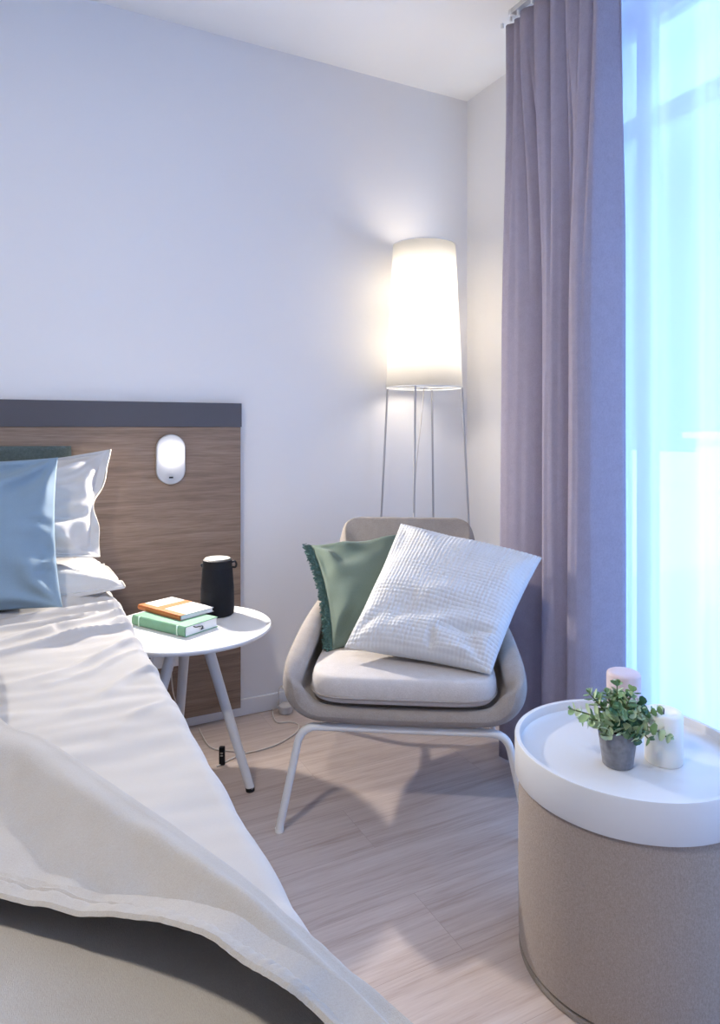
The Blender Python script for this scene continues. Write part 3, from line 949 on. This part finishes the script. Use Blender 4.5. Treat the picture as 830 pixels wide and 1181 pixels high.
# ------------------------------------------------------------------ floor lamp
LP = S(.254, 2.68, 0)
lamp = thing('floor_lamp', 'lit floor lamp with tall white shade on four thin legs', 'floor lamp', (LP.x, LP.y, 0))
zb_, zt_ = 1.230, 1.792; rb_, rt_ = .150, .1225
bm = bmesh.new(); lathe(bm, [(rb_, zb_), (lerp(rb_, rt_, .33), lerp(zb_, zt_, .33)), (lerp(rb_, rt_, .66), lerp(zb_, zt_, .66)), (rt_, zt_)], 64)
finish('lamp_shade', bm, M['shade'], lamp, solid=.0012)
for nm, r, z in (('bottom', rb_, zb_), ('top', rt_, zt_)):
    bm = bmesh.new(); tube(bm, [(r * math.cos(a), r * math.sin(a), z) for a in [2 * PI * k / 64 for k in range(65)]], .0028, 8, cap=False)
    finish('shade_ring', bm, M['wmetal'], lamp)
for th in (162, 252, 342, 72):
    a = math.radians(th) - YAW
    dv = Vector((math.cos(a), math.sin(a), 0))
    bm = bmesh.new(); tube(bm, [dv * .213 + Vector((0, 0, .002)), dv * rb_ + Vector((0, 0, zb_))], .0042, 10); finish('leg', bm, M['legmetal'], lamp)
bm = bmesh.new()
for k in range(2):
    a = math.radians(162 + 90 * k) - YAW; dv = Vector((math.cos(a), math.sin(a), 0)) * rb_
    tube(bm, [dv + Vector((0, 0, zb_)), -dv + Vector((0, 0, zb_))], .0025, 8)
finish('cross_bar', bm, M['wmetal'], lamp)
bm = bmesh.new(); lathe(bm, [(0, zb_ + .002), (.018, zb_ + .002), (.018, zb_ + .06), (.013, zb_ + .07), (0, zb_ + .07)], 20); finish('bulb_holder', bm, M['plastic'], lamp)
bm = bmesh.new(); lathe(bm, [(0, zb_ + .07), (.013, zb_ + .07), (.022, zb_ + .10), (.030, zb_ + .13), (.026, zb_ + .155), (.014, zb_ + .168), (0, zb_ + .17)], 24); finish('bulb', bm, M['bulb'], lamp)
bm = bmesh.new(); lathe(bm, [(0, zb_ + .17), (.004, zb_ + .17), (.004, zb_ + .36), (.018, zb_ + .36), (.018, zb_ + .385), (0, zb_ + .385)], 20); finish('bulb_holder', bm, M['plastic'], lamp)  # upper holder, added to carry the extra bulb
bm = bmesh.new(); lathe(bm, [(0, zb_ + .385), (.013, zb_ + .385), (.022, zb_ + .405), (.030, zb_ + .435), (.026, zb_ + .46), (.014, zb_ + .473), (0, zb_ + .475)], 24); finish('bulb', bm, M['bulb'], lamp)  # unseen second bulb, added to light the shade evenly up to its ends
dv = Vector((math.cos(math.radians(252) - YAW), math.sin(math.radians(252) - YAW), 0))
bm = bmesh.new(); tube(bm, spline([(0, 0, zb_), dv * .045 + Vector((0, 0, 1.12)), dv * .14 + Vector((0, 0, .92)), dv * .182 + Vector((0, 0, .70)), dv * .195 + Vector((0, 0, .35)), dv * .200 + Vector((0, 0, .02))], 8), .0028, 8)
finish('lamp_cord', bm, M['cable'], lamp)

# ------------------------------------------------------------------ cords on the floor by the baseboard
pc = thing('power_cord', 'pale power cord looping over the floor from the baseboard', 'cord', (0, 0, 0))
f_ = lambda x, y, z=.003: at_z(x, y, z)
path = [f_(316, 814), f_(314.5, 824), f_(320, 833), f_(334, 832.5), f_(344, 836), f_(341, 845), f_(321, 857.7), f_(299.5, 865), f_(280, 869.5), f_(265, 876), f_(250, 884)]
up_ = at_z(316.5, 812, .003)
wallp = Vector((up_.x, YB - .017, 0))
top_loop = [at_d(334, 797, 2.46), at_d(326, 794, 2.49), wallp + Vector((.012, -.004, .088)), wallp + Vector((0, -.001, .07)), wallp + Vector((0, -.001, .02))]
bm = bmesh.new(); tube(bm, spline(top_loop + path, 8), .0024, 8); finish('cable', bm, M['cable'], pc)
bm = bmesh.new()
tube(bm, spline([f_(283, 866.5), f_(268, 866.5), f_(243.5, 862), f_(232, 846), f_(224, 829), Vector((.50, HBY - .022, .12)), Vector((.485, HBY - .018, .243))], 8), .0024, 8)
finish('cable', bm, M['cable'], pc)
ad = at_z(329, 822, 0)
bm = bmesh.new(); lathe(bm, [(0, .001), (.024, .001), (.027, .006), (.026, .028), (.018, .036), (0, .038)], 24, ad.x, ad.y)
ob = finish('dimmer_housing', bm, M['clear'], pc); ob['label'] = 'cloudy plastic dimmer housing'
bq = at_z(256, 882, 0)
bl = thing('adapter_plug', 'small black plug adapter standing on the floor by the bed', 'plug', (bq.x, bq.y, 0), -YAW)
bm = boxbm(-.009, .009, -.007, .007, 0, .058); finish('case', bm, M['black'], bl, bevel=.003)
bm = bmesh.new(); box(bm, -.004, .004, -.0078, -.0068, .030, .034); box(bm, -.004, .004, -.0078, -.0068, .038, .042); finish('indicator', bm, M['silver'], bl, smooth=False)

# ------------------------------------------------------------------ curtains
XT, XS = 1.535, 1.66
# heavy drape
top_v = [1.900, 1.855, 1.815, 1.745, 1.670, 1.605, 1.545, 1.490, 1.445]
bot_v = [1.800, 1.614, 1.515, 1.425]
def fold_curve(vals, t, xv, amp, sharp=.8):
    k = t * (len(vals) - 1); i = min(int(k), len(vals) - 2); f = k - i
    y = lerp(vals[i], vals[i + 1], f)
    w = abs(vals[i] - vals[i + 1])
    h = math.sin(f / .28 * PI / 2) ** .8 if f < .28 else math.cos((f - .28) / .72 * PI / 2) ** sharp
    return y, xv - amp * min(1.0, w / .12) * h
NUc, NVc = 260, 60
def drape_f(u, v):
    z = lerp(.006, 2.487, v)
    y1, x1 = fold_curve(top_v, u, XT + .030, .062, .7)
    y2, x2 = fold_curve(bot_v, u, XT + .012, .125, .5)
    b = sstep(.55, 1.0, v)
    x, y = lerp(x2, x1, b), lerp(y2, y1, b)
    x += .006 * nz(u * 9, v * 2.5, 1) * (1 - v) - .02 * (1 - v) * (1 - u)
    x += .003 * nz(u * 26, v * 3, 5) + .062 * sstep(.93, 1.0, u)
    return Vector((min(x, XS - .048) - XT, y - 1.62, z))
dr = thing('drape_curtain', 'heavy mauve-grey curtain hanging in deep folds beside the sheer', 'curtain', (XT, 1.62, 0))
bm = bmesh.new(); grid(bm, drape_f, NUc, NVc)
finish('curtain_cloth', bm, M['drape'], dr, solid=.003)
for y in top_v[:-1]:
    bm = boxbm(-.004, .004, y - 1.62 - .004, y - 1.62 + .004, 2.483, 2.500); finish('glide_hook', bm, M['plastic'], dr, smooth=False)
# sheer
def sheer_f(u, v):
    y = lerp(1.93, -1.7, u); z = lerp(.012, 2.485, v)
    a = .030 * (1 + .15 * v) * (.75 + .5 * nz(y * 1.7, 3))
    x = a * math.sin(y * 2 * PI / .135 + 1.6 * nz(y * 3)) + .010 * nz(y * 2.2, v * 1.2, 8)
    return Vector((x, y - .1, z))
sh = thing('sheer_curtain', 'thin translucent white curtain covering the tall window', 'curtain', (XS, .1, 0))
bm = bmesh.new(); grid(bm, sheer_f, 640, 24)
finish('sheer_cloth', bm, M['sheer'], sh)
rl = thing('curtain_rail', 'slim aluminium double curtain rail fixed along the ceiling', 'curtain rail', (XT, .2, HC))
for dx in (0, XS - XT):
    bm = boxbm(dx - .011, dx + .011, -2.0, 1.64, -.018, 0); finish('track', bm, M['alu'], rl, bevel=.001)
    bm = boxbm(dx - .013, dx + .013, 1.64, 1.652, -.020, 0); finish('end_cap', bm, M['plastic'], rl, bevel=.002)

# ------------------------------------------------------------------ drum table
DC = S(.5405, 1.366, 0); ZR = .435; RR = .2225
dt = thing('drum_table', 'round felt-covered drum table with white tray top by the window', 'table', (DC.x, DC.y, 0))
bm = bmesh.new()
lathe(bm, [(0, .012), (.205, .012), (.2125, .018), (.2145, .04), (.2155, .19), (.2145, .364), (.20, .368), (0, .368)], 96)
finish('body', bm, M['drum'], dt)
bm = bmesh.new(); lathe(bm, [(0, 0), (.208, 0), (.213, .002), (.214, .007), (.212, .012), (0, .012)], 96); finish('base_welt', bm, fabric('drum_welt', (.30, .26, .225), (.20, .17, .15)), dt)
bm = bmesh.new()
lathe(bm, [(0, .368), (.212, .368), (.2165, .362), (.2215, .361), (RR, .363), (RR, ZR - .002), (RR - .0015, ZR), (RR - .0095, ZR), (RR - .011, ZR - .0015), (RR - .0125, ZR - .018), (RR - .019, ZR - .0225), (RR - .05, ZR - .0225), (0, ZR - .0225)], 128)
finish('tray', bm, M['traywhite'], dt)
ZF = ZR - .0223

# candles
def candle(name, label, px, d, r, h, mat, burnt):
    p = S((px - CX) / FOC * d, d, ZF)
    t = thing(name, label, 'candle', p, 0, 'pillar candles on the tray')
    bm = bmesh.new(); pr = [(0, 0), (r - .002, 0), (r, .003), (r, h - .006), (r - .002, h - .002), (r - .006, h)]
    pr += [(r * .60, h - .002), (r * .45, h - .006), (r * .2, h - .008), (0, h - .008)] if burnt else [(r * .5, h), (0, h)]
    lathe(bm, pr, 40); finish('wax', bm, mat, t)
    if not burnt: return
    bm = bmesh.new(); tube(bm, [(0, 0, h - .009), (.0005, 0, h - .002), (.002, .001, h + .003)], .0012, 8); finish('wick', bm, M['wick'], t)
candle('pillar_candle', 'white pillar candle beside the potted plant on the tray', 765, 1.338, .0355, .100, M['wax'], True)
candle('pillar_candle', 'pale pink pillar candle behind the potted plant on the tray', 719, 1.500, .0362, .118, M['waxpink'], False)

# potted plant
pp = S((712 - CX) / FOC * 1.324, 1.324, ZF)
pl = thing('potted_plant', 'small leafy green plant in a grey pot on the tray', 'plant', pp)
bm = bmesh.new(); lathe(bm, [(0, 0), (.0265, 0), (.0285, .002), (.0375, .070), (.0378, .0725), (.0350, .0725), (.0345, .066), (0, .066)], 48); finish('pot', bm, M['pot'], pl)
bm = bmesh.new(); lathe(bm, [(.0344, .064), (.02, .067), (0, .069)], 24); finish('soil', bm, M['soil'], pl)
rnd = random.Random(11)
def leaf(bm, p, d, up, s, mi):
    d = d.normalized(); sd = d.cross(up)
    if sd.length < 1e-4: sd = d.cross(Vector((1, 0, 0)))
    sd.normalize(); nrm = sd.cross(d).normalized()
    outl = [(0, 0), (.18, .34), (.5, .54), (.84, .42), (1, 0), (.84, -.42), (.5, -.54), (.18, -.34)]
    c = bm.verts.new(p + d * s * .55 - nrm * s * .10)
    vs = [bm.verts.new(p + d * s * a + sd * s * b_ + nrm * (s * .06 * (1 if b_ else 0))) for a, b_ in outl]
    for k in range(8):
        f = bm.faces.new((c, vs[k], vs[(k + 1) % 8])); f.material_index = mi
sprigs = []
# directions in the view frame: right, away, up, length
base_dirs = [(-1.0, -.1, .50, .090), (-.75, -.35, .42, .062), (-.6, .3, .85, .075), (-.2, -.4, .75, .058), (.15, -.5, .7, .052), (.5, -.3, .62, .058), (.95, -.05, .50, .078),
             (.9, -.3, .12, .082), (.55, .35, .95, .075), (.1, .3, 1.1, .080), (-.25, .1, 1.05, .068), (.35, .0, 1.0, .066), (.75, .4, .6, .070), (-.5, -.5, .3, .052), (.2, -.7, .25, .048),
             (-.1, -.65, .4, .045), (.55, -.55, .2, .055), (-.85, .25, .35, .062), (.25, .55, .65, .066), (-.35, .5, .7, .062)]
for k, (r_, a_, u_, ln_) in enumerate(base_dirs):
    d = (RT * r_ + FW * a_ + Vector((0, 0, u_))).normalized()
    st0 = (RT * r_ + FW * a_) * .010 + Vector((0, 0, .066))
    mid = st0 + d * ln_ * .5 + Vector((0, 0, .010))
    end = st0 + d * ln_ + Vector((0, 0, .004 if u_ > .4 else -.012))
    pts = spline([st0, mid, end], 6)
    bm = bmesh.new(); tube(bm, pts, [.0013] * (len(pts) - 1) + [.0007], 6)
    sg = finish('sprig', bm, M['stem'], pl)
    bm = bmesh.new()
    nn = len(pts)
    for q in range(3, nn, 2):
        t = q / (nn - 1); p = pts[q]
        tang = (pts[min(q + 1, nn - 1)] - pts[q - 1]).normalized()
        ax = tang.orthogonal().normalized()
        ax.rotate(Matrix.Rotation(q * 1.57 + rnd.random(), 3, tang))
        for s_ in (1, -1):
            dd = ax * s_ + tang * (.45 + .3 * rnd.random()) + Vector((0, 0, .15))
            size = lerp(.0245, .0145, max(0, (t - .45) / .55)) * rnd.uniform(.8, 1.15)
            ms = rnd.random()
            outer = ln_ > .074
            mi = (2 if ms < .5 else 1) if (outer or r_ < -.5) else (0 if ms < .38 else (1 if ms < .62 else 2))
            leaf(bm, p, dd, tang, size, mi)
    for q in range(5):
        dd = (d + Vector((rnd.uniform(-.6, .6), rnd.uniform(-.6, .6), rnd.uniform(-.2, .6))))
        leaf(bm, pts[-1], dd, Vector((0, 0, 1)), .011, 2 if rnd.random() < .5 else 1)
    finish('leaves', bm, [M['leafA'], M['leafB'], M['leafC']], sg)

# ------------------------------------------------------------------ ceiling lamp further back in the room (lights the bed, out of view)
cl = thing('ceiling_lamp', 'round white ceiling lamp above the middle of the bed', 'ceiling lamp', (-.65, .4, HC))
bm = bmesh.new(); lathe(bm, [(0, 0), (.17, 0), (.17, -.03), (0, -.03)], 40); finish('base', bm, M['plastic'], cl)
bm = bmesh.new(); lathe(bm, [(.16, -.03), (.155, -.06), (.10, -.085), (0, -.092)], 40); finish('diffuser', bm, emit('ceiling_glow', (1, .92, .82), 3.0), cl)

# ------------------------------------------------------------------ light
def light(name, kind, loc, power, col, **k):
    l = bpy.data.lights.new(name, kind); l.energy = power; l.color = col
    for a, v in k.items(): setattr(l, a, v)
    o = bpy.data.objects.new(name, l); link(o); o.location = loc
    return o
for dz in (.135, .43):  # upper light belongs to the added second bulb
    light('lamp_light', 'POINT', (LP.x, LP.y, zb_ + dz), 4.6, (1.0, .90, .77), shadow_soft_size=.06)
lo = light('ceiling_light', 'AREA', (-.65, .4, HC - .10), 27, (1.0, .92, .82), shape='DISK', size=.14)
sun = light('sun', 'SUN', (0, 0, 8), 3.0, (1.0, .95, .88), angle=.01)
sun.rotation_euler = Vector((.75, .25, -.62)).to_track_quat('-Z', 'Y').to_euler()
po = light('window_portal', 'AREA', (XW + .30, (WY0 + WY1) / 2, (WZ0 + WZ1) / 2), 1, (1, 1, 1), shape='RECTANGLE', size=WZ1 - WZ0, size_y=WY1 - WY0)
po.rotation_euler = (0, math.radians(90), 0)
po.data.cycles.is_portal = True

w = bpy.data.worlds.new('sky'); SC.world = w; w.use_nodes = True
nt = w.node_tree; bg = nt.nodes['Background']
tc = nt.nodes.new('ShaderNodeTexCoord'); sx = nt.nodes.new('ShaderNodeSeparateXYZ'); rp = nt.nodes.new('ShaderNodeValToRGB')
nt.links.new(tc.outputs['Generated'], sx.inputs[0]); nt.links.new(sx.outputs['Z'], rp.inputs['Fac'])
e = rp.color_ramp.elements
e[0].position = 0.0; e[0].color = (.34, .57, 1.05, 1)
e[1].position = 0.9; e[1].color = (2.3, 4.2, 7.7, 1)
k = e.new(.32); k.color = (.27, .51, 1.12, 1)
nt.links.new(rp.outputs['Color'], bg.inputs['Color']); bg.inputs['Strength'].default_value = 1.55

# ------------------------------------------------------------------ camera and view
cd = bpy.data.cameras.new('camera'); cam = bpy.data.objects.new('camera', cd); link(cam)
cam.location = (0, 0, EYE); cam.rotation_euler = (PI / 2, 0, -YAW)
cd.sensor_fit = 'VERTICAL'; cd.sensor_height = 36.0; cd.lens = FOC / 1181 * 36.0
cd.shift_y = -(1181 / 2 - HY) / 1181
cd.clip_start = .05; cd.clip_end = 200
SC.camera = cam
vs = SC.view_settings
vs.view_transform = 'Standard'; vs.look = 'None'; vs.gamma = 1.0; vs.use_curve_mapping = False
vs.exposure = 0.2
SC.cycles.max_bounces = 10; SC.cycles.diffuse_bounces = 6; SC.cycles.transparent_max_bounces = 16
SC.cycles.use_denoising = True
